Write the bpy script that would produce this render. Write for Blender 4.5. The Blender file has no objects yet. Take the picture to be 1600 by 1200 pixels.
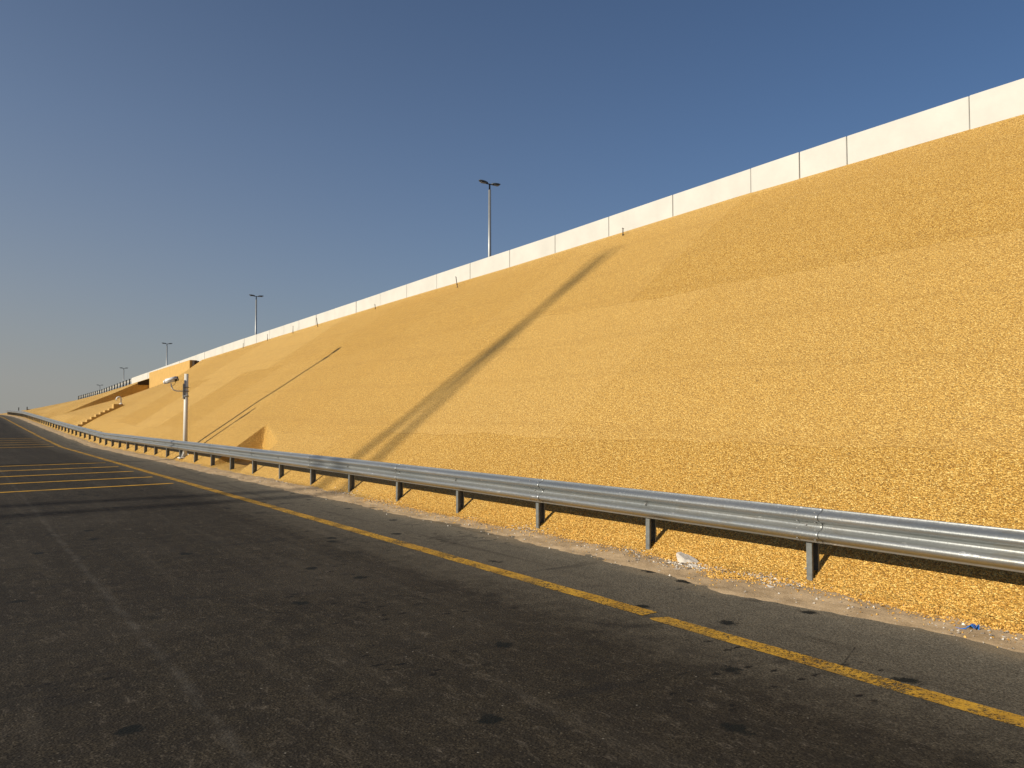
import bpy, bmesh, math, random
import numpy as np
from mathutils import Vector, Matrix, noise
R = math.radians
random.seed(7)
sc = bpy.context.scene
C = sc.collection

# ---------------------------------------------------------------- camera
cam_d = bpy.data.cameras.new('camera'); cam = bpy.data.objects.new('camera', cam_d); C.objects.link(cam)
cam.location = (0, 0, 1.546)
cam.rotation_euler = (R(90 + 2.434), 0, -math.atan(871/1200))
cam_d.sensor_fit = 'HORIZONTAL'; cam_d.sensor_width = 36; cam_d.lens = 36*1200/1600
cam_d.clip_start = .05; cam_d.clip_end = 6000
sc.camera = cam
# ---------------------------------------------------------------- world, sun, exposure
SUN_EL, SUN_AZ = R(26.5), R(-3)            # azimuth of the direction the shadows fall, from +X
w = bpy.data.worlds.new('World'); sc.world = w; w.use_nodes = True
nt = w.node_tree; bg = nt.nodes['Background']
sky = nt.nodes.new('ShaderNodeTexSky'); sky.sky_type = 'NISHITA'; sky.sun_disc = False
sky.sun_elevation = SUN_EL
to_sun = Vector((-math.cos(SUN_AZ)*math.cos(SUN_EL), -math.sin(SUN_AZ)*math.cos(SUN_EL), math.sin(SUN_EL)))
sky.sun_rotation = math.atan2(to_sun.x, to_sun.y)
sky.air_density = 1.0; sky.dust_density = .5; sky.ozone_density = 7.0; sky.altitude = 0
bg.inputs[1].default_value = .061
# desert dust near the horizon, thicker towards the sun
def wm(op, a, b=0, c=None):
    d = nt.nodes.new('ShaderNodeMath'); d.operation = op
    for v, i in ((a, 0), (b, 1), (c, 2)):
        if v is None: continue
        if isinstance(v, bpy.types.NodeSocket): nt.links.new(v, d.inputs[i])
        else: d.inputs[i].default_value = v
    return d.outputs[0]
wt = nt.nodes.new('ShaderNodeTexCoord'); wsp = nt.nodes.new('ShaderNodeSeparateXYZ'); nt.links.new(wt.outputs['Generated'], wsp.inputs[0])
el_ = wm('MAXIMUM', wsp.outputs[2], 0)
dens = wm('POWER', 2.718, wm('MULTIPLY', el_, -1/.26))
sund = wm('ADD', wm('MULTIPLY', wsp.outputs[0], to_sun.x), wm('MULTIPLY', wsp.outputs[1], to_sun.y))
fac = wm('MINIMUM', wm('MULTIPLY', dens, wm('MULTIPLY_ADD', sund, 1.12, 1.13)), .97)
dm = nt.nodes.new('ShaderNodeMix'); dm.data_type = 'RGBA'
nt.links.new(fac, dm.inputs[0]); nt.links.new(sky.outputs[0], dm.inputs[6]); 
dc = nt.nodes.new('ShaderNodeMix'); dc.data_type = 'RGBA'
nt.links.new(wm('MINIMUM', wm('MULTIPLY', el_, 3.0), 1), dc.inputs[0]); dc.inputs[6].default_value = (4.55, 4.5, 4.1, 1); dc.inputs[7].default_value = (4.5, 5.3, 6.5, 1)
nt.links.new(dc.outputs[2], dm.inputs[7])
nt.links.new(dm.outputs[2], bg.inputs[0])
sun_d = bpy.data.lights.new('sun', 'SUN'); sun_d.energy = 4.9; sun_d.angle = R(.53); sun_d.color = (1, .91, .76)
sun = bpy.data.objects.new('sun', sun_d); C.objects.link(sun)
sun.rotation_euler = to_sun.to_track_quat('Z', 'Y').to_euler(); sun.location = (-30, 0, 30)
sc.view_settings.view_transform = 'Standard'; sc.view_settings.look = 'None'
sc.view_settings.gamma = 1; sc.view_settings.exposure = .2
sc.render.engine = 'CYCLES'

# ---------------------------------------------------------------- helpers
def tag(o, label=None, cat=None, group=None, kind=None):
    if label: o['label'] = label
    if cat: o['category'] = cat
    if group: o['group'] = group
    if kind: o['kind'] = kind
    return o
def empty(name, loc=(0,0,0), rz=0):
    o = bpy.data.objects.new(name, None); C.objects.link(o); o.location = loc; o.rotation_euler = (0,0,rz)
    o.empty_display_size = .1
    return o
def mobj(name, bm, mat, parent=None, smooth=False):
    me = bpy.data.meshes.new(name); bmesh.ops.recalc_face_normals(bm, faces=bm.faces[:])
    bm.to_mesh(me); bm.free()
    o = bpy.data.objects.new(name, me); C.objects.link(o); me.materials.append(mat)
    if smooth:
        for p in me.polygons: p.use_smooth = True
    if parent: o.parent = parent
    return o
def add_box(bm, c, s, M=None, bev=0):
    r = bmesh.ops.create_cube(bm, size=1)
    vs = r['verts']
    for v in vs:
        v.co = Vector((v.co.x*s[0], v.co.y*s[1], v.co.z*s[2]))
    if bev:
        es = list({e for v in vs for e in v.link_edges})
        rb = bmesh.ops.bevel(bm, geom=es, offset=bev, segments=2, affect='EDGES')
        vs = list({v for f in rb['faces'] for v in f.verts} | {v for v in vs if v.is_valid})
    for v in vs:
        if M: v.co = M @ v.co
        v.co += Vector(c)
    return vs
def add_cyl(bm, p0, p1, r0, r1=None, n=14, caps=True):
    p0 = Vector(p0); p1 = Vector(p1); d = p1-p0
    r1 = r0 if r1 is None else r1
    q = d.to_track_quat('Z', 'Y').to_matrix()
    a = [bm.verts.new(p0 + q @ Vector((r0*math.cos(t), r0*math.sin(t), 0))) for t in [2*math.pi*i/n for i in range(n)]]
    b = [bm.verts.new(p1 + q @ Vector((r1*math.cos(t), r1*math.sin(t), 0))) for t in [2*math.pi*i/n for i in range(n)]]
    for i in range(n):
        bm.faces.new((a[i], a[(i+1)%n], b[(i+1)%n], b[i]))
    if caps:
        bm.faces.new(a[::-1]); bm.faces.new(b)
def add_tube(bm, pts, r, n=10):
    pts = [Vector(p) for p in pts]; rings = []
    for i, p in enumerate(pts):
        d = (pts[min(i+1, len(pts)-1)] - pts[max(i-1, 0)]).normalized()
        u = d.orthogonal().normalized() if i == 0 else (rings[-1][1] - d*rings[-1][1].dot(d)).normalized()
        v = d.cross(u)
        rr = r[i] if isinstance(r, (list, tuple)) else r
        rings.append(([bm.verts.new(p + (u*math.cos(t)+v*math.sin(t))*rr) for t in [2*math.pi*k/n for k in range(n)]], u))
    for a, b in zip(rings, rings[1:]):
        for k in range(n): bm.faces.new((a[0][k], a[0][(k+1)%n], b[0][(k+1)%n], b[0][k]))
    bm.faces.new(rings[0][0][::-1]); bm.faces.new(rings[-1][0])
def grid_obj(name, xs, ys, zf, mat, smooth=True, parent=None, wave=None):
    """sheet over the lines xs, ys (numpy), z = zf(X, Y)"""
    X, Y = np.meshgrid(xs, ys); Z = zf(X, Y)
    nx, ny = len(xs), len(ys)
    co = np.stack([X, Y, Z], -1).reshape(-1, 3)
    i = np.arange(nx*ny).reshape(ny, nx)
    f = np.stack([i[:-1,:-1], i[:-1,1:], i[1:,1:], i[1:,:-1]], -1).reshape(-1, 4)
    me = bpy.data.meshes.new(name); me.vertices.add(len(co)); me.vertices.foreach_set('co', co.ravel().astype(np.float32))
    me.loops.add(f.size); me.loops.foreach_set('vertex_index', f.ravel().astype(np.int32))
    me.polygons.add(len(f)); me.polygons.foreach_set('loop_start', np.arange(0, f.size, 4, dtype=np.int32))
    me.update(calc_edges=True); me.validate()
    me.polygons.foreach_set('use_smooth', [smooth]*len(me.polygons))
    me.materials.append(mat)
    if smooth: me.set_sharp_from_angle(angle=R(38))
    o = bpy.data.objects.new(name, me); C.objects.link(o)
    if parent: o.parent = parent
    return o
def vnoise(x, y, seed=0):
    """smooth value noise on numpy arrays, -1..1"""
    x = np.asarray(x, float); y = np.asarray(y, float)
    x, y = np.broadcast_arrays(x, y)
    def h(i, j):
        n = (i*374761393 + j*668265263 + seed*974711) & 0x7fffffff
        n = ((n ^ (n >> 13))*1274126177) & 0x7fffffff
        return ((n ^ (n >> 16)) & 0xffff)/32767.5 - 1
    i = np.floor(x).astype(np.int64); j = np.floor(y).astype(np.int64)
    u = x-i; v = y-j; u = u*u*(3-2*u); v = v*v*(3-2*v)
    return (h(i,j)*(1-u)+h(i+1,j)*u)*(1-v) + (h(i,j+1)*(1-u)+h(i+1,j+1)*u)*v
def sstep(a, b, x):
    t = np.clip((np.asarray(x, float)-a)/(b-a), 0, 1); return t*t*(3-2*t)

# ---------------------------------------------------------------- materials
class NT:
    def __init__(s, name):
        s.m = bpy.data.materials.new(name); s.m.use_nodes = True; s.t = s.m.node_tree
        s.b = s.t.nodes['Principled BSDF']; s.co = s.n('ShaderNodeTexCoord').outputs['Object']
    def n(s, ty, **k):
        d = s.t.nodes.new(ty)
        for a, b in k.items(): setattr(d, a, b)
        return d
    def l(s, a, b): s.t.links.new(a, b)
    def noise(s, scale, detail=4, rough=.55, vec=None, dist=0):
        d = s.n('ShaderNodeTexNoise'); d.inputs['Scale'].default_value = scale; d.inputs['Detail'].default_value = detail
        d.inputs['Roughness'].default_value = rough; d.inputs['Distortion'].default_value = dist
        s.l(vec or s.co, d.inputs['Vector']); return d.outputs['Fac']
    def vor(s, scale, feature='F1', vec=None, rnd=1):
        d = s.n('ShaderNodeTexVoronoi', feature=feature); d.inputs['Scale'].default_value = scale
        d.inputs['Randomness'].default_value = rnd
        s.l(vec or s.co, d.inputs['Vector']); return d
    def map(s, sc=(1,1,1), rot=(0,0,0), loc=(0,0,0)):
        d = s.n('ShaderNodeMapping'); d.inputs['Scale'].default_value = sc; d.inputs['Rotation'].default_value = rot
        d.inputs['Location'].default_value = loc; s.l(s.co, d.inputs['Vector']); return d.outputs[0]
    def ramp(s, fac, stops):
        d = s.n('ShaderNodeValToRGB'); e = d.color_ramp.elements
        while len(e) < len(stops): e.new(.5)
        for k, (p, c) in zip(e, stops):
            k.position = p; k.color = (c, c, c, 1) if isinstance(c, (int, float)) else (*c, 1)
        s.l(fac, d.inputs[0]); return d.outputs[0]
    def mix(s, fac, a, b, mode='MIX'):
        d = s.n('ShaderNodeMix', data_type='RGBA', blend_type=mode)
        for v, i in ((fac, 0), (a, 6), (b, 7)):
            if isinstance(v, bpy.types.NodeSocket): s.l(v, d.inputs[i])
            elif i == 0: d.inputs[0].default_value = v
            else: d.inputs[i].default_value = (v, v, v, 1) if isinstance(v, (int, float)) else (*v, 1)
        return d.outputs[2]
    def math(s, op, a, b=0):
        d = s.n('ShaderNodeMath', operation=op)
        for v, i in ((a, 0), (b, 1)):
            if isinstance(v, bpy.types.NodeSocket): s.l(v, d.inputs[i])
            else: d.inputs[i].default_value = v
        return d.outputs[0]
    def bump(s, h, dist, strength=1, prev=None):
        d = s.n('ShaderNodeBump'); d.inputs['Distance'].default_value = dist; d.inputs['Strength'].default_value = strength
        s.l(h, d.inputs['Height'])
        if prev: s.l(prev, d.inputs['Normal'])
        return d.outputs[0]
    def out(s, col=None, rough=.8, metal=0, nrm=None, spec=None):
        for v, k in ((col, 'Base Color'), (rough, 'Roughness'), (metal, 'Metallic'), (nrm, 'Normal'), (spec, 'Specular IOR Level')):
            if v is None: continue
            if isinstance(v, bpy.types.NodeSocket): s.l(v, s.b.inputs[k])
            elif k == 'Base Color': s.b.inputs[k].default_value = (*v, 1)
            else: s.b.inputs[k].default_value = v
        return s.m
def plain(name, col, rough=.6, metal=0, var=.25, scale=9, bump=.002):
    t = NT(name); n = t.noise(scale, 6, .65)
    c = t.mix(t.ramp(n, [(.3, 0), (.7, 1)]), tuple(v*(1-var) for v in col), tuple(min(1, v*(1+var*.6)) for v in col))
    return t.out(c, rough, metal, t.bump(n, bump, .6))

def gravel_mat():
    t = NT('ochre_gravel')
    sep = t.n('ShaderNodeSeparateXYZ'); t.l(t.co, sep.inputs[0]); X, Y = sep.outputs[0], sep.outputs[1]
    v = t.vor(60); ve = t.vor(60, 'DISTANCE_TO_EDGE')
    rnd = t.n('ShaderNodeSeparateColor'); t.l(v.outputs['Color'], rnd.inputs[0])
    c = t.ramp(rnd.outputs[0], [(0, (.35,.165,.020)), (.3, (.60,.325,.052)), (.75, (.78,.46,.095)), (1, (.93,.64,.20))])
    c = t.mix(t.ramp(ve.outputs['Distance'], [(.02, .9), (.12, 0)]), c, (.07,.034,.005))
    n12 = t.noise(50, 2, .8)
    c = t.mix(t.ramp(n12, [(.36, .7), (.46, 0)]), c, (.20,.09,.010))
    c = t.mix(t.ramp(n12, [(.57, 0), (.66, .5)]), c, (.95,.67,.23))
    # broad tone: batches of resin laid in lifts
    mp = t.map((.22, .22, .35)); big = t.noise(1.0, 4, .6, mp, .4)
    c = t.mix(t.ramp(big, [(.40, 0), (.7, .16)]), c, (.50,.27,.045))
    # lanes straight up the slope, edges wander a little
    wob = t.math('MULTIPLY', t.math('SUBTRACT', t.noise(.6, 3), .5), .12)
    yy = t.math('ADD', Y, wob)
    cb = t.n('ShaderNodeCombineXYZ'); t.l(yy, cb.inputs[0])
    xx = t.math('ADD', X, t.math('MULTIPLY', t.math('SUBTRACT', t.noise(.35, 3), .5), .5)); t.l(xx, cb.inputs[1])
    br = t.n('ShaderNodeTexBrick'); t.l(cb.outputs[0], br.inputs['Vector'])
    br.offset = .37; br.inputs['Scale'].default_value = 1; br.inputs['Brick Width'].default_value = 5.9; br.inputs['Row Height'].default_value = 3.9
    br.inputs['Mortar Size'].default_value = .012; br.inputs['Mortar Smooth'].default_value = .8
    br.inputs['Color1'].default_value = (.0,.0,.0,1); br.inputs['Color2'].default_value = (1,1,1,1); br.inputs['Mortar'].default_value = (0,0,0,1)
    c = t.mix(t.math('MULTIPLY', br.outputs['Color'], .18), c, (.84,.58,.22))
    c = t.mix(t.math('MULTIPLY', br.outputs['Fac'], t.ramp(t.noise(.8, 3), [(.45, 0), (.6, .8)])), c, (.34,.19,.045))
    # faint contour creases along the slope
    w_ = t.n('ShaderNodeTexWave', wave_type='BANDS', bands_direction='X'); w_.inputs['Scale'].default_value = .23
    w_.inputs['Distortion'].default_value = 5; w_.inputs['Detail'].default_value = 4; w_.inputs['Detail Scale'].default_value = .7
    t.l(t.map((1, .16, 1)), w_.inputs['Vector'])
    c = t.mix(t.ramp(w_.outputs['Fac'], [(0, .16), (.05, 0)]), c, (.36,.20,.045))
    ds = t.vor(1.1); c = t.mix(t.ramp(ds.outputs['Distance'], [(.0, .8), (.035, 0)]), c, (.10,.06,.02))
    dome = t.math('SUBTRACT', 1, v.outputs['Distance'])
    n1 = t.bump(big, .12, .35)
    n2 = t.bump(n12, .010, .7, n1)
    return t.out(c, .62, 0, t.bump(dome, .014, .9, n2), .3)
def asphalt_mat():
    t = NT('worn_asphalt')
    sep = t.n('ShaderNodeSeparateXYZ'); t.l(t.co, sep.inputs[0]); X, Y = sep.outputs[0], sep.outputs[1]
    fine = t.noise(75, 4, .8); mid = t.noise(5, 6, .7); big = t.noise(.45, 5, .6, None, .6)
    c = t.mix(t.ramp(fine, [(.40, 0), (.62, 1)]), (.007,.0052,.0032), (.054,.043,.027))
    c = t.mix(t.ramp(mid, [(.38, .75), (.58, 0)]), c, (.014,.0115,.0085))
    c = t.mix(t.ramp(big, [(.48, 0), (.74, .35)]), c, (.07,.058,.042))
    # pale aggregate chips
    ch = t.vor(30); c = t.mix(t.ramp(ch.outputs['Distance'], [(.10, .5), (.20, 0)]), c, (.13,.11,.08))
    ch2 = t.vor(7.0); c = t.mix(t.ramp(ch2.outputs['Distance'], [(.02, .7), (.05, 0)]), c, (.30,.27,.22))
    # scuffed, dusty flecks in streaks
    fl = t.noise(9, 8, .8, t.map((1.6, .7, 1), (0,0,.4)), 1.2)
    c = t.mix(t.ramp(fl, [(.55, 0), (.68, .5)]), c, (.16,.132,.098))
    # shoulder: paler and dustier towards the sand
    sh = t.math('ADD', X, t.math('MULTIPLY', t.math('SUBTRACT', mid, .5), 1.0))
    c = t.mix(t.ramp(t.math('DIVIDE', sh, 10), [(.36, 0), (.44, .40), (.52, .60), (.55, .85), (.57, .95)]), c, t.mix(t.ramp(fine, [(.40, 0), (.62, 1)]), (.085,.072,.050), (.26,.225,.165)))
    # drifted sand reaching over the shoulder in tongues
    dr = t.math('ADD', t.math('DIVIDE', X, 10), t.math('MULTIPLY', t.math('SUBTRACT', t.noise(1.6, 6, .7, t.map((1, .45, 1))), .5), .16))
    c = t.mix(t.ramp(dr, [(.545, 0), (.585, .75)]), c, (.24,.185,.115))
    # old longitudinal joint, chalky and broken
    j = t.math('ABSOLUTE', t.math('SUBTRACT', t.math('ADD', X, t.math('MULTIPLY', t.math('SUBTRACT', t.noise(3, 4), .5), .10)), 1.10))
    c = t.mix(t.math('MULTIPLY', t.ramp(j, [(.004, .42), (.05, 0)]), t.ramp(t.noise(1.8, 6, .75), [(.40, 0), (.62, 1)])), c, (.10,.09,.075))
    # tyre streaks along the lane, dusty and dark
    sk = t.noise(1, 6, .7, t.map((3.2, .16, 1)), .5)
    c = t.mix(t.ramp(sk, [(.54, 0), (.72, .28)]), c, (.095,.080,.058))
    c = t.mix(t.ramp(sk, [(.32, .55), (.45, 0)]), c, (.014,.011,.008))
    # oil drips and dark patches
    ov = t.vor(1.25, vec=t.map((1, .8, 1))); ov.voronoi_dimensions = '2D'
    ow = t.math('ADD', ov.outputs['Distance'], t.math('MULTIPLY', t.math('SUBTRACT', t.noise(9, 6, .75), .5), .30))
    rr = t.n('ShaderNodeSeparateColor'); t.l(ov.outputs['Color'], rr.inputs[0])
    c = t.mix(t.math('MULTIPLY', t.ramp(ow, [(.05, .95), (.085, 0)]), t.ramp(rr.outputs[0], [(.55, 0), (.6, 1)])), c, (.003,.0045,.004))
    o2 = t.vor(4.2, vec=t.map((.7,1.3,1),(0,0,.6))); o2.voronoi_dimensions = '2D'; ow2 = t.math('ADD', o2.outputs['Distance'], t.math('MULTIPLY', t.math('SUBTRACT', t.noise(22, 5, .75), .5), .5))
    c = t.mix(t.math('MULTIPLY', t.ramp(ow2, [(.06, .95), (.11, 0)]), t.ramp(t.noise(.55, 3), [(.50, 0), (.58, 1)])), c, (.004,.0035,.003))
    o3 = t.noise(.9, 5, .65, t.map((.8, 1.6, 1), (0,0,0), (3,1,0)), .8)
    c = t.mix(t.ramp(o3, [(.60, 0), (.70, .7)]), c, (.010,.009,.008))
    # hairline cracks
    ck = t.vor(.42, 'DISTANCE_TO_EDGE', t.map((1,1,1), (0,0,.3)))
    cw = t.math('ADD', ck.outputs['Distance'], t.math('MULTIPLY', t.math('SUBTRACT', t.noise(4, 6, .7), .5), .03))
    c = t.mix(t.math('MULTIPLY', t.ramp(t.math('ABSOLUTE', cw), [(0, .8), (.004, 0)]), t.ramp(t.noise(.5, 2), [(.56, 0), (.62, 1)])), c, (.008,.007,.006))
    n1 = t.bump(big, .02, .4)
    n2 = t.bump(t.vor(70).outputs['Distance'], .004, .8, n1)
    return t.out(c, .93, 0, t.bump(fine, .003, .7, n2), .2)
def paint_mat(name='yellow_road_paint', lo=.735, wr=.75, lift=1):
    t = NT(name)
    c = t.mix(t.ramp(t.noise(3, 6, .7), [(.35, 0), (.7, 1)]), (.36*lift,.185*lift,.018), (.62*lift,.35*lift,.035))
    c = t.mix(t.ramp(t.noise(26, 5, .75), [(.50, 0), (.62, wr)]), c, (.085,.06,.03))
    c = t.mix(t.ramp(t.noise(1.7, 4, .7), [(.52, 0), (.70, .6)]), c, (.13,.09,.035))
    m = t.out(c, .8, 0, t.bump(t.noise(90, 3, .7), .003, .7), .25)
    # worn through to the asphalt in places
    tr = t.n('ShaderNodeBsdfTransparent'); mx = t.n('ShaderNodeMixShader'); o = t.t.nodes['Material Output']
    wear = t.math('ADD', t.noise(42, 6, .85), t.math('MULTIPLY', t.noise(2.3, 3, .6), .38))
    t.l(t.ramp(wear, [(lo, 0), (lo+.04, 1)]), mx.inputs[0]); t.l(t.b.outputs[0], mx.inputs[1]); t.l(tr.outputs[0], mx.inputs[2]); t.l(mx.outputs[0], o.inputs['Surface'])
    return m
def galv_mat(name, base=.50, rough=.36):
    t = NT(name)
    n = t.noise(2.2, 5, .6, t.map((1, .35, 6))); sp = t.vor(40); fine = t.noise(60, 4, .7)
    c = t.mix(t.ramp(n, [(.3, 0), (.7, 1)]), (base*.80, base*.86, base*.86), (base*1.12, base*1.13, base*1.08))
    rnd = t.n('ShaderNodeSeparateColor'); t.l(sp.outputs['Color'], rnd.inputs[0])
    c = t.mix(t.math('MULTIPLY', rnd.outputs[0], .22), c, (base*.62, base*.66, base*.68))
    c = t.mix(t.ramp(t.noise(7, 7, .8, t.map((1, .5, 2.2))), [(.54, 0), (.68, .6)]), c, (.30,.26,.19))
    c = t.mix(t.ramp(t.noise(13, 6, .8, t.map((1, .25, 1))), [(.63, 0), (.67, .85)]), c, (.80,.80,.77))
    r = t.ramp(fine, [(.3, rough-.07), (.7, rough+.13)])
    return t.out(c, r, .72, t.bump(t.noise(3.5, 4, .6, t.map((1, .6, 1.5))), .006, .35, t.bump(fine, .0012, .5)))
def sand_mat():
    t = NT('road_side_sand')
    c = t.mix(t.ramp(t.noise(3.2, 6, .65), [(.35, 0), (.68, 1)]), (.34,.24,.135), (.56,.41,.245))
    c = t.mix(t.ramp(t.noise(80, 3, .8), [(.5, 0), (.66, .45)]), c, (.16,.115,.07))
    v = t.vor(26); c = t.mix(t.ramp(v.outputs['Distance'], [(.08, .8), (.16, 0)]), c, (.62,.56,.47))
    v2 = t.vor(9); c = t.mix(t.ramp(v2.outputs['Distance'], [(.05, .8), (.09, 0)]), c, (.09,.07,.05))
    return t.out(c, .95, 0, t.bump(t.noise(24, 6, .7), .012, .7), .15)
M = dict(
    gravel=gravel_mat(), asphalt=asphalt_mat(), paint=paint_mat('yellow_road_paint', .715, .85), paint2=paint_mat('yellow_bar_paint', .88, .25, 1.25), sand=sand_mat(),
    galv=galv_mat('galvanised_beam', .37, .38), post=plain('galvanised_post', (.19,.20,.19), .5, .3, .3, 14, .002),
    white=plain('white_parapet_paint', (.53,.525,.485), .75, 0, .09, 1.1, .004),
    shade=plain('recess_shade', (.035,.022,.012), 1, 0, .3, 6),  # near-black colour that paints the shade of the two recesses
    ochre=plain('ochre_wall_render', (.50,.315,.095), .85, 0, .12, 2.5, .004),
    dark=plain('dark_lamp_metal', (.075,.085,.095), .5, .4, .2, 6),
    grey=plain('grey_lamp_pole', (.30,.31,.31), .45, .5, .12, 4),
    cream=plain('cream_pole_paint', (.62,.59,.52), .5, 0, .08, 3),
    housing=plain('white_camera_housing', (.72,.71,.68), .35, 0, .06, 8),
    glass=plain('black_lens_glass', (.015,.015,.018), .12, 0, .1, 8),
    bolt=plain('zinc_bolt', (.30,.30,.29), .55, .5, .3, 40),
    stake=plain('rusty_dark_steel', (.06,.045,.035), .8, .3, .4, 20),
    conc=plain('broken_concrete', (.56,.51,.44), .95, 0, .38, 14, .02),
    stone=plain('beige_stone', (.50,.38,.24), .9, 0, .35, 18, .01),
    blue=plain('blue_plastic', (.02,.16,.55), .45, 0, .25, 30),
    desert=plain('desert_ground', (.40,.31,.20), .95, 0, .25, .3, .03),
)

# ---------------------------------------------------------------- lie of the land
GY = [-400, 44, 57, 68, 84, 101, 115, 132, 150, 420, 900, 5000]
GZ = [0, .02, .30, .57, .99, 1.42, 1.62, 1.80, 1.84, 1.84, .3, .3]
def gz(y): return np.interp(y, GY, GZ)
WX = 15.8
BY = [-200, 6, 12, 22, 30, 42, 56, 66, 84, 93, 116, 142, 176, 231, 330, 600]
BZ = [7.6, 7.12, 7.08, 6.84, 6.72, 6.50, 6.22, 6.02, 5.42, 5.18, 4.5, 4.1, 3.65, 3.0, 2.0, 1.9]
def zb(y): return np.interp(y, BY, BZ)
TY = [-200, 5.7, 9.2, 14.2, 19.3, 27, 34.7, 42.4, 46.8, 56, 61, 84.3, 93.3, 140]
TZ = [8.3, 7.78, 7.73, 7.62, 7.49, 7.35, 7.18, 7.03, 6.95, 6.78, 6.66, 6.04, 5.80, 4.6]
def zt(y): return np.interp(y, TY, TZ)
def toe(y):
    y = np.asarray(y, float)
    return 6.16 + .06*vnoise(y*.9, 0, 3) + .035*vnoise(y*3.1, 5, 4) - .30*np.exp(-((y-4.75)/.33)**2) - .12*np.exp(-((y-2.2)/.9)**2)
def slope_plain(X, Y):
    z0 = gz(Y) + .035
    tt = np.clip((X-6.27)/(WX-6.27), 0, 2)
    z = z0 + (zb(Y)-z0)*tt - .09*(1-sstep(-.07, .05, X-toe(Y)))
    up = sstep(0, .12, tt)*(1-sstep(.92, 1, tt))
    z = z + up*(.04*vnoise(X*.35, Y*.22, 11) + .018*vnoise(X*1.1, Y*.7, 12)) + up*.012*vnoise(X*.8, Y*.05, 13)
    return z
PY = 24.25                                     # far bank of the drainage notch
def slope(X, Y):
    z = slope_plain(X, Y)
    # drainage notch cut into the toe of the slope
    floor = gz(Y) + .05 + (X-6.3)*.16
    pit = np.maximum.reduce([floor + 0*X,
        slope_plain(X, PY + 0*Y) - (PY-Y)*5 + (Y > PY)*50,
        slope_plain(X, Y) - np.clip(Y-21.2, 0, 9)*.95,
        slope_plain(8.0-(PY-Y)*.23, Y) - np.clip(8.0-(PY-Y)*.23-X, -9, 9)*6])
    inside = (Y > 20.6) & (Y <= PY) & (X < 8.0)
    z = np.where(inside, np.minimum(z, pit), z)
    # higher embankment beyond the wing wall
    fx = np.clip((X-8.0)/6.5, 0, 1)*(1 - (Y < 64)*np.clip((X-13)/2.8, 0, 1))
    z = z - np.where(Y < 80.8, 1.0*np.clip((Y-48)/32, 0, 1)*fx, 0)
    return z
ys = np.unique(np.round(np.concatenate([np.arange(-14, 0, .35), np.arange(0, 20.5, .12), np.arange(20.5, 24.3, .05), np.arange(24.3, 40, .22), np.arange(40, 80.5, .6), [80.76, 80.8], np.arange(81.4, 150, 1.0), np.arange(150, 560, 8)]), 3))
xs = np.unique(np.round(np.concatenate([np.arange(5.6, 8.2, .05), np.arange(8.2, WX, .22), [WX+.12]]), 3))
tag(grid_obj('embankment', xs, ys, slope, M['gravel']), 'steep ochre gravel covered embankment rising from the road', None, None, 'structure')

far = np.array([-400, -14, 0, 20, 44, 50, 57, 68, 84, 101, 115, 132, 150, 200, 300, 420, 600, 900, 2000, 5000.])
# desert ground: one sheet to the horizon, lowered a little beneath road and sand
grid_obj('ground', np.array([-4000, -400, -60, -13, 6.5, 14, 20, 60, 400, 4000.]), far, lambda X, Y: gz(Y) - .05 + 0*X, M['desert'], False)['kind'] = 'structure'
rys = np.concatenate([[-60, -30], np.arange(-14, 160, 2.), far[far > 160][:3]])
grid_obj('road', np.array([-12, -6, 0, 2, 4, 5.2, 6.05]), rys, lambda X, Y: gz(Y) + 0*X, M['asphalt'])['kind'] = 'structure'
# sand blown over the edge of the asphalt
def sand_z(X, Y):
    edge = 5.66 + .06*vnoise(Y*.8, 1, 21) + .035*vnoise(Y*3.3, 2, 22) + .02*vnoise(Y*11, 2, 27) - .17*np.exp(-((Y-4.3)/.5)**2) + .12*np.exp(-((Y-9.6)/1.4)**2)
    z = gz(Y) - .02 + .026*sstep(-.18, .05, X-edge) + .022*sstep(0, .35, X-edge)
    z = z + (.012*vnoise(X*4, Y*3, 23) + .007*vnoise(X*11, Y*9, 24) + .004*vnoise(X*27, Y*22, 25))*sstep(-.1, .1, X-edge)
    return z
sy = np.unique(np.concatenate([np.arange(-6, 2, .12), np.arange(2, 14, .035), np.arange(14, 30, .09), np.arange(30, 140, .4)]))
grid_obj('sand', np.concatenate([np.arange(5.3, 6.5, .035), [6.6, 6.8]]), sy, sand_z, M['sand'])['kind'] = 'structure'

# road markings: sheets 4 mm above the asphalt
def strip(bm, pts, wd):
    prev = None
    for i, (x, y) in enumerate(pts):
        d = Vector(pts[min(i+1, len(pts)-1)]) - Vector(pts[max(i-1, 0)]); n = Vector((d.y, -d.x)).normalized()*wd/2
        j = .006*random.uniform(-1, 1)
        a = bm.verts.new((x-n.x+j, y-n.y, float(gz(y))+.004)); b = bm.verts.new((x+n.x+j, y+n.y, float(gz(y))+.004))
        if prev: bm.faces.new((prev[0], prev[1], b, a))
        prev = (a, b)
mk = empty('road_marking', (4.38, 4, 0)); mk['kind'] = 'structure'
def mark(name, fn, mt='paint'):
    bm = bmesh.new(); fn(bm); o = mobj(name, bm, M[mt], mk); o.matrix_parent_inverse = Matrix.Translation((-4.38, -4, 0)); return o
def edge_line(bm):
    strip(bm, [(4.36+.0*y, y) for y in np.arange(-12, 4.12, .35)] + [(4.37, 4.12)], .165)
    Y_ = list(np.arange(4.24, 30, .35)) + list(np.arange(30, 150, 1.5))
    strip(bm, [(4.385+.012*math.sin(y*.21), y) for y in Y_], .17)
mark('edge_line', edge_line)
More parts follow.
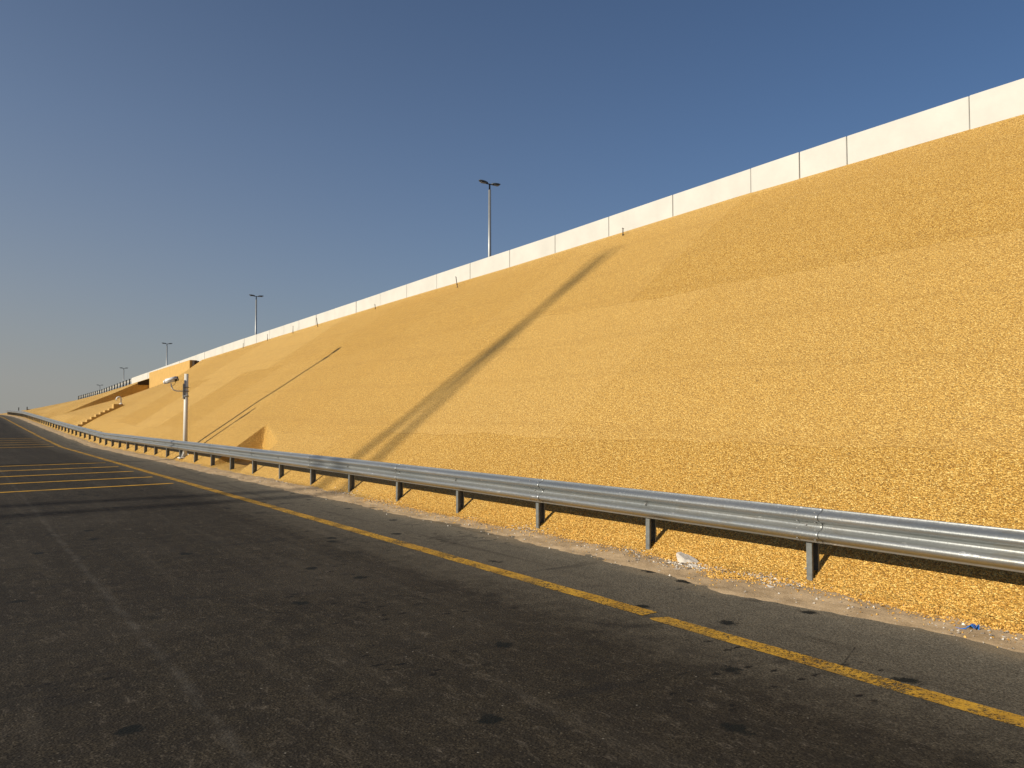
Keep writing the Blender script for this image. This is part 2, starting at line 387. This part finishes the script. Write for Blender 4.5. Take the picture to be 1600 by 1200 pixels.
for y0 in (18.55, 20.85, 23.35, 25.8, 28.25, 44.6, 47.0, 49.4, 51.8, 54.2):
    mark('cross_bar', lambda bm: strip(bm, [(x, y0 + (x+.0)*.075) for x in np.arange(-11.5, 4.31, .3)], .17 if y0 < 40 else .24), 'paint2')

# upper road, far verge and the back of the embankment
uy = np.array([-60, -14, 6, 22, 42, 56, 84, 93, 116, 142, 176, 231, 330, 560.])
grid_obj('upper_road', np.array([16.0, 18, 24, 32.]), uy, lambda X, Y: zb(Y) - .12 + 0*X, M['asphalt'])['kind'] = 'structure'
grid_obj('far_embankment', np.array([32., 36, 42]), uy, lambda X, Y: np.where(X < 33, zb(Y)-.12, gz(Y) + (zb(Y)-gz(Y))*np.clip((42-X)/10, 0, 1)), M['desert'])['kind'] = 'structure'

# ---------------------------------------------------------------- white parapet
pw = empty('parapet_wall', (WX, 20, 6.8))
tag(pw, 'long white concrete parapet of jointed panels along the crest of the ochre slope', 'parapet wall')
def to_parent(o, p): o.matrix_parent_inverse = Matrix.Translation(-p.location)
joints = [-6.2, -3.7, -1.2, 1.4, 4.0, 6.65, 9.18, 10.35, 11.7, 14.25, 16.79, 19.34, 21.88, 24.45, 26.96, 29.53, 32.1, 34.72, 37.32, 39.85, 42.4, 44.9, 47.5, 50, 52.6, 55.1, 57.7, 60.2, 62.8, 65.4, 68, 71, 74, 77, 80, 84.5, 89, 93.3]
for a, b in zip(joints, joints[1:]):
    bm = bmesh.new(); g = .009 if a < 30 else .013
    a2, b2 = a+g, b-g
    dx = random.uniform(-.008, .008)
    fx = WX-.02+dx; bx = WX+.2
    P = [(fx, a2, float(zb(a2))-.5), (fx, b2, float(zb(b2))-.5), (fx, b2, float(zt(b2))), (fx, a2, float(zt(a2)))]
    Q = [(bx, p[1], p[2]) for p in P]
    vs = [bm.verts.new(p) for p in P+Q]
    for f in ((0,3,2,1), (4,5,6,7), (0,1,5,4), (1,2,6,5), (2,3,7,6), (3,0,4,7)): bm.faces.new([vs[i] for i in f])
    bmesh.ops.bevel(bm, geom=[e for e in bm.edges], offset=.008, segments=2, affect='EDGES')
    to_parent(mobj('panel', bm, M['white'], pw), pw)
bm = bmesh.new()                                 # dark joint filler behind the gaps
for a, b in zip(joints, joints[1:]):
    vs = [bm.verts.new(p) for p in [(WX+.03, a, float(zb(a))-.4), (WX+.03, b, float(zb(b))-.4), (WX+.03, b, float(zt(b))-.05), (WX+.03, a, float(zt(a))-.05),
          (WX+.15, a, float(zb(a))-.4), (WX+.15, b, float(zb(b))-.4), (WX+.15, b, float(zt(b))-.05), (WX+.15, a, float(zt(a))-.05)]]
    for f in ((0,3,2,1), (4,5,6,7), (0,1,5,4), (2,3,7,6)): bm.faces.new([vs[i] for i in f])
to_parent(mobj('joint_filler', bm, M['grey'], pw), pw)

# ---------------------------------------------------------------- ochre retaining wall below the parapet
def prism_yz(bm, poly, x0, x1, bev=0):
    a = [bm.verts.new((x0, y, z)) for y, z in poly]; b = [bm.verts.new((x1, y, z)) for y, z in poly]
    n = len(poly); bm.faces.new(a); bm.faces.new(b[::-1])
    for i in range(n): bm.faces.new((a[i], b[i], b[(i+1)%n], a[(i+1)%n]))
    if bev: bmesh.ops.bevel(bm, geom=list(bm.edges), offset=bev, segments=2, affect='EDGES')
RY0, RY1 = 65.0, 80.8
rw = empty('retaining_wall', (14.9, 72, 4))
tag(rw, 'blocky ochre rendered retaining wall standing out of the slope under the white parapet', 'retaining wall')
bm = bmesh.new(); prism_yz(bm, [(RY0, 4.4), (RY1, 3.2), (RY1, 5.80), (RY0, 6.10)], 15.2, WX-.04, .02)
to_parent(mobj('wall', bm, M['ochre'], rw), rw)
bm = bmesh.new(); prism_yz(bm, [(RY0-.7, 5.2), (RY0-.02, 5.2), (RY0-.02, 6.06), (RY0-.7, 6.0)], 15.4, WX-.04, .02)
to_parent(mobj('hole_shade_block', bm, M['shade'], rw), rw)  # near-black block painting the shaded hole at the wall's near end
# solid dark block in place of a shaded recess in the bank beyond
bm = bmesh.new()                                  # not hollow: the recess shade is put into its colour
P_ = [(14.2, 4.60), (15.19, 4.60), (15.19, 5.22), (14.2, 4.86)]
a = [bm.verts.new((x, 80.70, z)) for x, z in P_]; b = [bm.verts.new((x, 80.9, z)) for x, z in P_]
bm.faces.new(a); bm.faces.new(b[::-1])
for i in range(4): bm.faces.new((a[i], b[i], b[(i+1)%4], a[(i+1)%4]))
to_parent(mobj('recess_shade_block', bm, M['shade'], rw), rw)

# ---------------------------------------------------------------- stepped drainage blocks and the gooseneck pipe
st = empty('drain_steps', (8.2, 60, 1.5)); tag(st, 'row of ochre stepped blocks climbing the slope beyond the camera pole', 'steps')
SYc = 60.0
for i in range(9):
    x = 6.95 + i*.27
    bm = bmesh.new(); z = float(slope(np.array(x), np.array(SYc)))
    L = .27 if i < 8 else .60
    add_box(bm, (x+(L-.27)/2, SYc, z+(.04 if i < 8 else .16)), (L, .8, .32 if i < 8 else .42), None, .012)
    to_parent(mobj('step', bm, M['ochre'], st), st)
vp = empty('vent_pipe', (9.5, 59.95, 3.0)); tag(vp, 'white hooked gooseneck pipe on the top block of the ochre steps', 'pipe')
bm = bmesh.new(); zz = float(slope(np.array(9.11), np.array(SYc)))+.36
vp.location.z = zz
pts = [(0, 0, 0), (0, 0, .36)] + [(-.15+.15*math.cos(t), 0, .36+.15*math.sin(t)) for t in [math.pi*k/10 for k in range(1, 11)]] + [(-.30, 0, .28)]
add_tube(bm, pts, .05, 12)
mobj('pipe', bm, M['housing'], vp, True)
bm = bmesh.new(); add_cyl(bm, (0,0,0), (0,0,.05), .13, .12); mobj('flange', bm, M['housing'], vp)

# ---------------------------------------------------------------- main guardrail
gr = empty('guardrail', (6.3, 4.09, 0))
tag(gr, 'long galvanised steel guardrail on C-section posts between the asphalt and the ochre slope', 'guardrail')
GP = gr.location
prof = [(.036, .706), (.052, .709), (.060, .700), (.010, .655), (-.018, .640), (-.022, .628), (-.018, .616), (.020, .592), (.052, .574), (.060, .560), (.060, .552), (.052, .538), (.020, .520), (-.018, .494), (-.022, .482), (-.018, .470), (.010, .455), (.060, .410), (.052, .400), (.036, .403)]
# smooth W section: x grows away from the road
def wprof(n=44):
    out = []
    for i in range(n+1):
        s = i/n; z = .709 - .309*s
        x = .022 + .040*math.cos(s*4*math.pi)*1.0
        if s < .06: x = min(x, .05)
        # flatten the faces, tighten the ridges
        cc = math.cos(s*4*math.pi); x = .020 + .041*(abs(cc)**.62)*(1 if cc > 0 else -1)
        out.append((x, z))
    return out
WP = wprof()
def beam_mesh(L, off=0., dent=None, ny=6, P=WP):
    """a W beam panel from y=0 to L, its back towards +x"""
    bm = bmesh.new(); rows = []
    for k in range(ny+1):
        y = L*k/ny; rows.append([bm.verts.new((x+off, y, z)) for x, z in P])
    for a, b in zip(rows, rows[1:]):
        for i in range(len(P)-1): bm.faces.new((a[i], a[i+1], b[i+1], b[i]))
    return bm
pitch = 2.0
N_POST = 66
def postY(k): return 4.09 + 2*k
beam_me = None
for j in range(-2, 33):
    k0 = 2*j; y0 = postY(k0) - .16; y1 = postY(k0+2) + .12     # laps over the next panel
    bm = bmesh.new(); rows = []
    yl = [y0, y0+.02, y0+.15, y0+.30, y0+.42] + list(np.linspace(y0+.6, y1, 20 if j < 4 else 8))
    for y in yl:
        y = float(y); g = float(gz(y)); lap = -.009*float(1-sstep(.24, .44, y-y0))
        wob = .005*noise.noise(Vector((y*.35, 3, 0))) + .0022*noise.noise(Vector((y*1.7, 9, 0)))
        rows.append([bm.verts.new((6.205+x+wob+lap, y, z+g+.008*noise.noise(Vector((y*.12, 0, 5))))) for x, z in WP])
    for a, b in zip(rows, rows[1:]):
        for i in range(len(WP)-1): bm.faces.new((a[i], a[i+1], b[i+1], b[i]))
    me = bpy.data.meshes.new('beam_panel'); bm.to_mesh(me); bm.free()
    for p in me.polygons: p.use_smooth = True
    me.materials.append(M['galv'])
    o = bpy.data.objects.new('beam_panel', me); C.objects.link(o); o.parent = gr; to_parent(o, gr)
    sm = o.modifiers.new('thickness', 'SOLIDIFY'); sm.thickness = .0035; sm.offset = 0
    beam = o
    # splice bolts at the near end of this panel
    if -1 <= j <= 6:
        for (dy, s) in ((.05, .12), (.05, .38), (.05, .62), (.05, .88), (.23, .12), (.23, .38), (.23, .62), (.23, .88)):
            zi = .709-.309*s; cc = math.cos(s*4*math.pi); x = .020 + .041*(abs(cc)**.62)*(1 if cc > 0 else -1)
            bm = bmesh.new(); add_cyl(bm, (6.205+x-.020, y0+dy, zi+float(gz(y0))), (6.205+x+.01, y0+dy, zi+float(gz(y0))), .009, .013, 8)
            mobj('splice_bolt', bm, M['bolt'], beam)
# C-section posts, open towards -Y
def post_bm():
    bm = bmesh.new(); t = .006; W_, D = .058, .115; z0, z1 = -.5, .69
    # front flange, back flange, web at +y side, two lips
    add_box(bm, (t/2, 0, (z0+z1)/2), (t, W_, z1-z0), None, .0015)
    add_box(bm, (D-t/2, 0, (z0+z1)/2), (t, W_, z1-z0), None, .0015)
    add_box(bm, (D/2, W_/2-t/2, (z0+z1)/2), (D-2*t, t, z1-z0))
    add_box(bm, (t+.007, -W_/2+t/2, (z0+z1)/2), (.014, t, z1-z0))
    add_box(bm, (D-t-.007, -W_/2+t/2, (z0+z1)/2), (.014, t, z1-z0))
    return bm
proto = mobj('post', post_bm(), M['post'])
bolt_bm = bmesh.new(); add_cyl(bolt_bm, (-.036, 0, .555), (.0, 0, .555), .016, .019, 8); add_cyl(bolt_bm, (-.046, 0, .555), (-.036, 0, .555), .010, .010, 8)
proto_b = mobj('post_bolt', bolt_bm, M['bolt'])
rnd = random.Random(3)
for i, k in enumerate(range(-3, N_POST)):
    o = proto if i == 0 else proto.copy()
    if i: C.objects.link(o)
    y = postY(k); o.parent = gr
    jx = {1: -.0, 2: .0}.get(k, 0)
    o.location = (6.282-GP.x+rnd.uniform(-.006, .006), y-GP.y, float(gz(y))-GP.z)
    o.rotation_euler = (rnd.uniform(-.012, .012), rnd.uniform(-.008, .008), rnd.uniform(-.05, .05))
    if k < 26:
        b = proto_b if i == 0 else proto_b.copy()
        if i: C.objects.link(b)
        b.parent = o; b.location = (0, -.0, 0)

# ---------------------------------------------------------------- guardrail at the edge of the upper road, seen from behind
g2 = empty('guardrail', (15.9, 94, 5)); tag(g2, 'short white guardrail with close dark posts on the crest beyond the parapet', 'guardrail')
def zc(y): return float(zb(y))
bm = bmesh.new(); rows = []
for y in np.arange(93.5, 142, 2.):
    rows.append([bm.verts.new((16.12 - x, y, zc(y) + z - .05)) for x, z in WP[::3]])
for a, b in zip(rows, rows[1:]):
    for i in range(len(a)-1): bm.faces.new((a[i], a[i+1], b[i+1], b[i]))
to_parent(mobj('beam', bm, M['white'], g2, True), g2)
pp = None
for i, y in enumerate(np.arange(93.8, 141, 2.)):
    if pp is None:
        bm = bmesh.new(); add_box(bm, (0, 0, .15), (.12, .22, 1.15), None, .01); pp = o = mobj('post', bm, M['dark'], g2)
    else:
        o = pp.copy(); C.objects.link(o)
    o.location = (15.98-g2.location.x, y-g2.location.y, zc(y)-g2.location.z)

# ---------------------------------------------------------------- street lamps
def make_lamp(H):
    r = empty('street_lamp')
    bm = bmesh.new(); add_cyl(bm, (0,0,0), (0,0,H-.35), .115, .075, 16); mobj('pole', bm, M['grey'], r, True)
    bm = bmesh.new(); add_cyl(bm, (0,0,H-.35), (0,0,H), .05, .045, 12); add_cyl(bm, (-.25,0,H-.02), (.25,0,H-.02), .032, .032, 10); mobj('bracket', bm, M['dark'], r, True)
    for s in (-1, 1):
        bm = bmesh.new()
        for dx, hw, hh in ((0,.04,.04), (.07,.12,.07), (.22,.155,.085), (.42,.15,.075), (.56,.10,.05), (.60,.03,.02)):
            n = 12; ring = [bm.verts.new((s*(.12+dx), hw*math.cos(2*math.pi*q/n), H + .06*dx/.6*1.2 + (hh*math.sin(2*math.pi*q/n) if math.sin(2*math.pi*q/n) > 0 else .5*hh*math.sin(2*math.pi*q/n)))) for q in range(n)]
            if dx > 0:
                for q in range(n): bm.faces.new((pr[q], pr[(q+1)%n], ring[(q+1)%n], ring[q]))
            else: bm.faces.new(ring)
            pr = ring
        bm.faces.new(pr)
        hd = mobj('lamp_head', bm, M['dark'], r, True)
        bm = bmesh.new(); add_box(bm, (s*.44, 0, H-.015), (.34, .2, .02), None, .005); mobj('lens', bm, M['grey'], hd)
    return r
def copy_tree(o, parent=None):
    c = o.copy(); C.objects.link(c); c.parent = parent
    for ch in list(o.children): copy_tree(ch, c)
    return c
lp = make_lamp(8.0)
X_L = 24.0
labels = ['tallest street lamp with twin dark heads rising behind the middle of the white parapet',
          'street lamp above the parapet between the tallest lamp and the ochre retaining wall',
          'street lamp standing right behind the ochre retaining wall',
          'small distant street lamp over the dark posts just left of the parapet end',
          'smallest and farthest street lamp over the crest guardrail']
for i, (xx, yy, zz) in enumerate([(24, 35.2, 14.6), (24, 76.3, 13.5), (24, 115.7, 11.8), (25.2, 157, 10.5), (26.9, 198, 8.75)]):
    o = lp if i == 0 else copy_tree(lp)
    o.location = (xx, yy, zz-8.0); tag(o, labels[i], 'street lamp', 'street lamps along the upper road')
lo = copy_tree(lp); lo.location = (-1.5, 29.25, 1.6-.1); lo.scale = (1, 1, 1)
lo.location.z = 0; lo.scale = (1.25, 1.1, 1.33); tag(lo, 'street lamp on the far side of the lower road', 'street lamp')

# ---------------------------------------------------------------- out of frame to the left: unseen posts, placed and shaped to throw the long shadow
py_ = empty('shadow_posts', (-65, 15, 0)); tag(py_, 'unseen tall posts, one upright and one leaning, shaped to cast the long shadow', 'shadow_posts')
for (ya, sl) in ((18.22, .030), (11.20, .194)):
    bm = bmesh.new(); add_cyl(bm, (-65, ya-sl*.3, -.3), (-65, ya+sl*46, 46), .34, .10, 18)
    to_parent(mobj('post', bm, M['grey'], py_, True), py_)

# ---------------------------------------------------------------- surveillance camera pole
cp = empty('camera_pole', (6.45, 28.0, .0)); tag(cp, 'cream roadside pole with a surveillance camera on a bracket, standing behind the guardrail', 'camera pole')
zb_ = .16
bm = bmesh.new(); add_cyl(bm, (0,0,zb_-.3), (0,0,3.02), .078, .066, 20); mobj('pole', bm, M['cream'], cp, True)
bm = bmesh.new(); add_box(bm, (0, 0, zb_-.02), (.40, .40, .03), None, .004); mobj('base_plate', bm, M['housing'], cp)
for sx, sy in ((-1,-1), (-1,1), (1,-1), (1,1)):
    bm = bmesh.new(); q = Vector((sx, sy, 0)).normalized()
    vs = [bm.verts.new(q*a + Vector((0,0,z))+q.cross(Vector((0,0,1)))*t) for t in (-.006, .006) for a, z in ((.085, zb_), (.20, zb_), (.085, zb_+.16))]
    bm.faces.new(vs[:3]); bm.faces.new(vs[3:][::-1])
    for i in range(3): bm.faces.new((vs[i], vs[3+i], vs[3+(i+1)%3], vs[(i+1)%3]))
    mobj('gusset', bm, M['housing'], cp)
bm = bmesh.new(); add_box(bm, (-.088, -.01, 2.42), (.035, .09, .52), None, .006); hatch = mobj('hatch_cover', bm, M['grey'], cp)
for z in (2.25, 2.42, 2.55):
    bm = bmesh.new(); add_cyl(bm, (0,0,z-.018), (0,0,z+.018), .094, .094, 20); mobj('clamp_band', bm, M['bolt'], cp, True)
bm = bmesh.new(); add_tube(bm, [(-.09,-.0,2.42), (-.30,-.01,2.42), (-.42,-.02,2.46), (-.48,-.03,2.55), (-.50,-.03,2.68)], .021, 10); mobj('bracket_arm', bm, M['housing'], cp, True)
ax = Vector((-.93, .05, -.30)).normalized(); q = ax.to_track_quat('X', 'Z').to_matrix(); c0 = Vector((-.50, -.03, 2.78))
bm = bmesh.new(); add_cyl(bm, c0-ax*.20, c0+ax*.20, .082, .074, 20); add_cyl(bm, c0+ax*.20, c0+ax*.25, .074, .045, 20); cb_ = mobj('camera_body', bm, M['housing'], cp, True)
bm = bmesh.new(); add_cyl(bm, c0-ax*.235, c0-ax*.10, .080, .0845, 20); mobj('lens_window', bm, M['glass'], cb_)
bm = bmesh.new()
sh_ = []
for s_ in (-.18, .17):
    sh_.append([bm.verts.new(c0 + ax*s_ + q @ Vector((0, .098*math.cos(t), .098*math.sin(t)))) for t in [R(5+17*k) for k in range(11)]])
for a, b in zip(sh_[0], sh_[0][1:]):
    i = sh_[0].index(a); bm.faces.new((sh_[0][i], sh_[0][i+1], sh_[1][i+1], sh_[1][i]))
shd = mobj('sun_shield', bm, M['housing'], cb_, True); m_ = shd.modifiers.new('thickness', 'SOLIDIFY'); m_.thickness = .006
bm = bmesh.new(); add_tube(bm, [c0-ax*.17+Vector((0,0,-.07)), c0-ax*.12+Vector((0,0,-.17)), c0+Vector((.04,0,-.19)), (-.44,-.02,2.50)], .007, 6); mobj('cable', bm, M['dark'], cp, True)

# ---------------------------------------------------------------- steel stakes along the crest
def S(x, y): return float(slope(np.array(float(x)), np.array(float(y))))
stakes = [(15.25, 24.5, .42, -.30, 'leaning dark stake under the parapet below and left of the tallest lamp'),
          (15.35, 38.5, .50, -.42, 'bent dark stake with a bent tip leaning at the crest between two lamps'),
          (15.5, 42.6, .42, .03, 'thin upright stake just left of the bent leaning stake'),
          (15.5, 47.0, .40, .0, 'dark upright stake against the parapet right of the second lamp'),
          (15.5, 51.9, .34, .02, 'short stake at the crest below the second lamp'),
          (15.5, 15.9, .22, .0, 'short rod at the top of the long double shadow'),
          (15.5, 32.0, .22, -.3, 'tiny stake under the parapet midway between the two nearest lamps')]
for x, y, h, lean, lab in stakes:
    o = empty('stake', (x, y, S(x, y)-.05)); tag(o, lab, 'stake', 'steel stakes along the crest')
    bm = bmesh.new(); add_cyl(bm, (0,0,0), (0, -lean*h, h+.05), .017, .013, 8); add_cyl(bm, (0,-lean*h-.03,h+.03), (0,-lean*h+.03,h+.06), .012, .012, 6); mobj('rod', bm, M['stake'], o)
    bm = bmesh.new(); add_cyl(bm, (0,-lean*h*.3,h*.38), (0,-lean*h*.36,h*.46), .026, .026, 8); mobj('collar', bm, M['stake'], o)

# ---------------------------------------------------------------- things at the far end
o = empty('barrier', (9.75, 150, S(9.75, 150)-.1)); tag(o, 'tiny dark barrier arm on a post at the far end of the slope', 'barrier')
bm = bmesh.new(); add_box(bm, (0,0,.30), (.14,.14,.65), None, .01); mobj('post', bm, M['dark'], o)
bm = bmesh.new(); add_box(bm, (.62,0,.17), (1.1,.08,.10), None, .01); mobj('arm', bm, M['dark'], o)
o = empty('marker_post', (8.35, 146, S(8.35, 146)-.1)); tag(o, 'tiny dark marker post behind the far end of the guardrail', 'post')
bm = bmesh.new(); add_box(bm, (0,0,.35), (.12,.12,.75), None, .01); mobj('shaft', bm, M['dark'], o)
bm = bmesh.new(); add_box(bm, (0,0,.74), (.16,.16,.08), None, .01); mobj('cap', bm, M['dark'], o)

# ---------------------------------------------------------------- rubble on the sand strip
def rock(name, loc, size, mat, seed, flat=.6, rough=.35, label=None, cat='rock', group=None, rz=0, sub=3):
    bm = bmesh.new(); bmesh.ops.create_icosphere(bm, subdivisions=sub, radius=.5)
    rr = random.Random(seed); pl = [(Vector((rr.gauss(0,1), rr.gauss(0,1), rr.gauss(0,1))).normalized(), rr.uniform(.24, .40)) for _ in range(9)]
    for v in bm.verts:
        for n, d in pl:
            e = v.co.dot(n)-d
            if e > 0: v.co -= n*e*.95
        v.co += v.co.normalized()*rough*.09*noise.noise(v.co*6+Vector((seed,0,0)))
        v.co = Vector((v.co.x*size[0], v.co.y*size[1], v.co.z*size[2]))
    o = mobj(name, bm, mat); o.location = loc; o.rotation_euler = (rr.uniform(-.3,.3), rr.uniform(-.3,.3), rz)
    if label: tag(o, label, cat, group)
    return o
rock('concrete_chunk', (6.17, 5.42, .05), (.26, .30, .20), M['conc'], 5, label='largest pale broken concrete lump at the slope foot right of the second post', cat='concrete rubble', group='broken concrete lumps on the sand')
rock('concrete_chunk', (6.02, 5.13, .025), (.12, .34, .07), M['conc'], 6, label='long flat pale concrete sliver right beside the largest lump', cat='concrete rubble', group='broken concrete lumps on the sand')
rock('concrete_chunk', (5.86, 5.28, .02), (.09, .15, .05), M['conc'], 8, label='small pale concrete lump on the asphalt side of the largest lump', cat='concrete rubble', group='broken concrete lumps on the sand')
rock('concrete_chunk', (5.90, 4.30, .02), (.07, .36, .035), M['conc'], 9, label='thin flat crust of concrete left of the nearest post', cat='concrete rubble', group='broken concrete lumps on the sand')
rock('concrete_chunk', (5.84, 5.86, .015), (.10, .22, .03), M['conc'], 12, label='flat pale crust on the sand below the second post', cat='concrete rubble', group='broken concrete lumps on the sand')
rock('stone', (5.99, 3.55, .035), (.055, .06, .05), M['stone'], 15, label='lone beige stone on the sand right of the nearest post', cat='stone')
# blue scrap
bs = empty('plastic_scrap', (5.90, 2.55, .03)); tag(bs, 'crumpled bright blue plastic scrap on the sand at the lower right', 'litter')
bm = bmesh.new(); rr = random.Random(4)
g_ = [[bm.verts.new(((i-2)*.016+rr.uniform(-.006,.006), (j-2)*.02+rr.uniform(-.006,.006), .02+rr.uniform(-.018,.028))) for j in range(5)] for i in range(5)]
for i in range(4):
    for j in range(4):
        if (i, j) not in ((0,0), (3,0), (0,3)): bm.faces.new((g_[i][j], g_[i+1][j], g_[i+1][j+1], g_[i][j+1]))
bmesh.ops.delete(bm, geom=[v for v in bm.verts if not v.link_faces], context='VERTS')
o = mobj('film', bm, M['blue'], bs); m_ = o.modifiers.new('thickness', 'SOLIDIFY'); m_.thickness = .003
bm = bmesh.new(); add_tube(bm, [(-.03,.03,.01), (-.05,.06,.004), (-.04,.10,.002)], .004, 6); mobj('strand', bm, M['blue'], bs)

def scatter(name, pts, sizes, mat, label, seed=1, kind='stuff', cat='stones'):
    """many small angular stones as one mesh"""
    rg = np.random.default_rng(seed); n = len(pts)
    base = np.array([(1,0,0), (-1,0,0), (0,1,0), (0,-1,0), (0,0,1), (0,0,-1)], float)
    F = np.array([(0,2,4), (2,1,4), (1,3,4), (3,0,4), (2,0,5), (1,2,5), (3,1,5), (0,3,5)])
    V = base[None]*rg.uniform(.6, 1.25, (n, 6, 1)) + rg.uniform(-.35, .35, (n, 6, 3))
    V *= sizes[:, None, None]*.5*np.array([1,1,.75])
    a = rg.uniform(0, 6.28, n); ca, sa = np.cos(a)[:, None], np.sin(a)[:, None]
    V = np.stack([V[..., 0]*ca - V[..., 1]*sa, V[..., 0]*sa + V[..., 1]*ca, V[..., 2]], -1) + pts[:, None]
    FF = (F[None] + (np.arange(n)*6)[:, None, None]).reshape(-1, 3)
    me = bpy.data.meshes.new(name); me.vertices.add(n*6); me.vertices.foreach_set('co', V.ravel().astype(np.float32))
    me.loops.add(FF.size); me.loops.foreach_set('vertex_index', FF.ravel().astype(np.int32))
    me.polygons.add(len(FF)); me.polygons.foreach_set('loop_start', np.arange(0, FF.size, 3, dtype=np.int32))
    me.update(calc_edges=True); me.validate(); me.materials.append(mat)
    me.polygons.foreach_set('use_smooth', [False]*len(me.polygons))
    o = bpy.data.objects.new(name, me); C.objects.link(o); tag(o, label, cat, None, kind); return o
rg = np.random.default_rng(5)
# loose ochre gravel along the toe of the slope
n = 16000; Y = rg.uniform(-1.5, 13, n); d = rg.exponential(.16, n)*np.where(rg.random(n) < .12, -.55, 1)
X = toe(Y) + d - .02; X = np.minimum(X, toe(Y)+1.2)
Z = np.maximum(slope(X, Y), sand_z(X, Y)) + .003
def stonemat(name, cols):
    t = NT(name); v = t.vor(40); r_ = t.n('ShaderNodeSeparateColor'); t.l(v.outputs['Color'], r_.inputs[0])
    return t.out(t.ramp(r_.outputs[0], [(0, cols[0]), (.5, cols[1]), (1, cols[2])]), .7, 0, t.bump(t.noise(150, 3), .002, .6), .3)
M['g2'] = stonemat('loose_ochre_stone', [(.34,.17,.03), (.62,.35,.07), (.82,.52,.15)])
M['g3'] = stonemat('grey_chip', [(.10,.085,.07), (.33,.28,.22), (.72,.68,.60)])
scatter('gravel', np.stack([X, Y, Z], -1), rg.uniform(.010, .024, n), M['g2'], 'loose ochre gravel spilled along the foot of the slope', 2, cat='gravel')
n2 = 22000; Y2 = rg.uniform(-1, 9.5, n2); X2 = toe(Y2) + rg.uniform(.0, 1.7, n2)*rg.uniform(.3, 1, n2)
Z2 = slope(X2, Y2) + .001
scatter('gravel', np.stack([X2, Y2, Z2], -1), rg.uniform(.009, .018, n2), M['g2'], 'coarse loose ochre grains on the slope face behind the guardrail', 8, cat='gravel')
# grey and white debris in clumps by the posts
P = []
for cy, cx, k, sp in ((4.35, 6.10, 260, .22), (6.2, 6.15, 130, .16), (8.15, 6.2, 200, .22), (5.3, 6.0, 300, .26), (14.1, 6.25, 160, .3), (12.3, 6.2, 120, .3), (2.5, 5.85, 40, .3), (17.8, 6.1, 90, .5)):
    yy = rg.normal(cy, sp, k); xx = rg.normal(cx, .075, k); P.append(np.stack([xx, yy], -1))
yy = rg.uniform(0, 40, 900); P.append(np.stack([rg.normal(5.85, .16, 900), yy], -1))
P = np.concatenate(P); Z = np.maximum(np.maximum(slope(P[:,0], P[:,1]), sand_z(P[:,0], P[:,1])), gz(P[:,1])+.002)+.003
scatter('debris', np.column_stack([P, Z]), rg.uniform(.007, .030, len(P))*np.where(rg.random(len(P)) < .05, 1.8, 1), M['g3'], 'grey and white chips of rubble scattered on the sand strip', 3, cat='rubble')
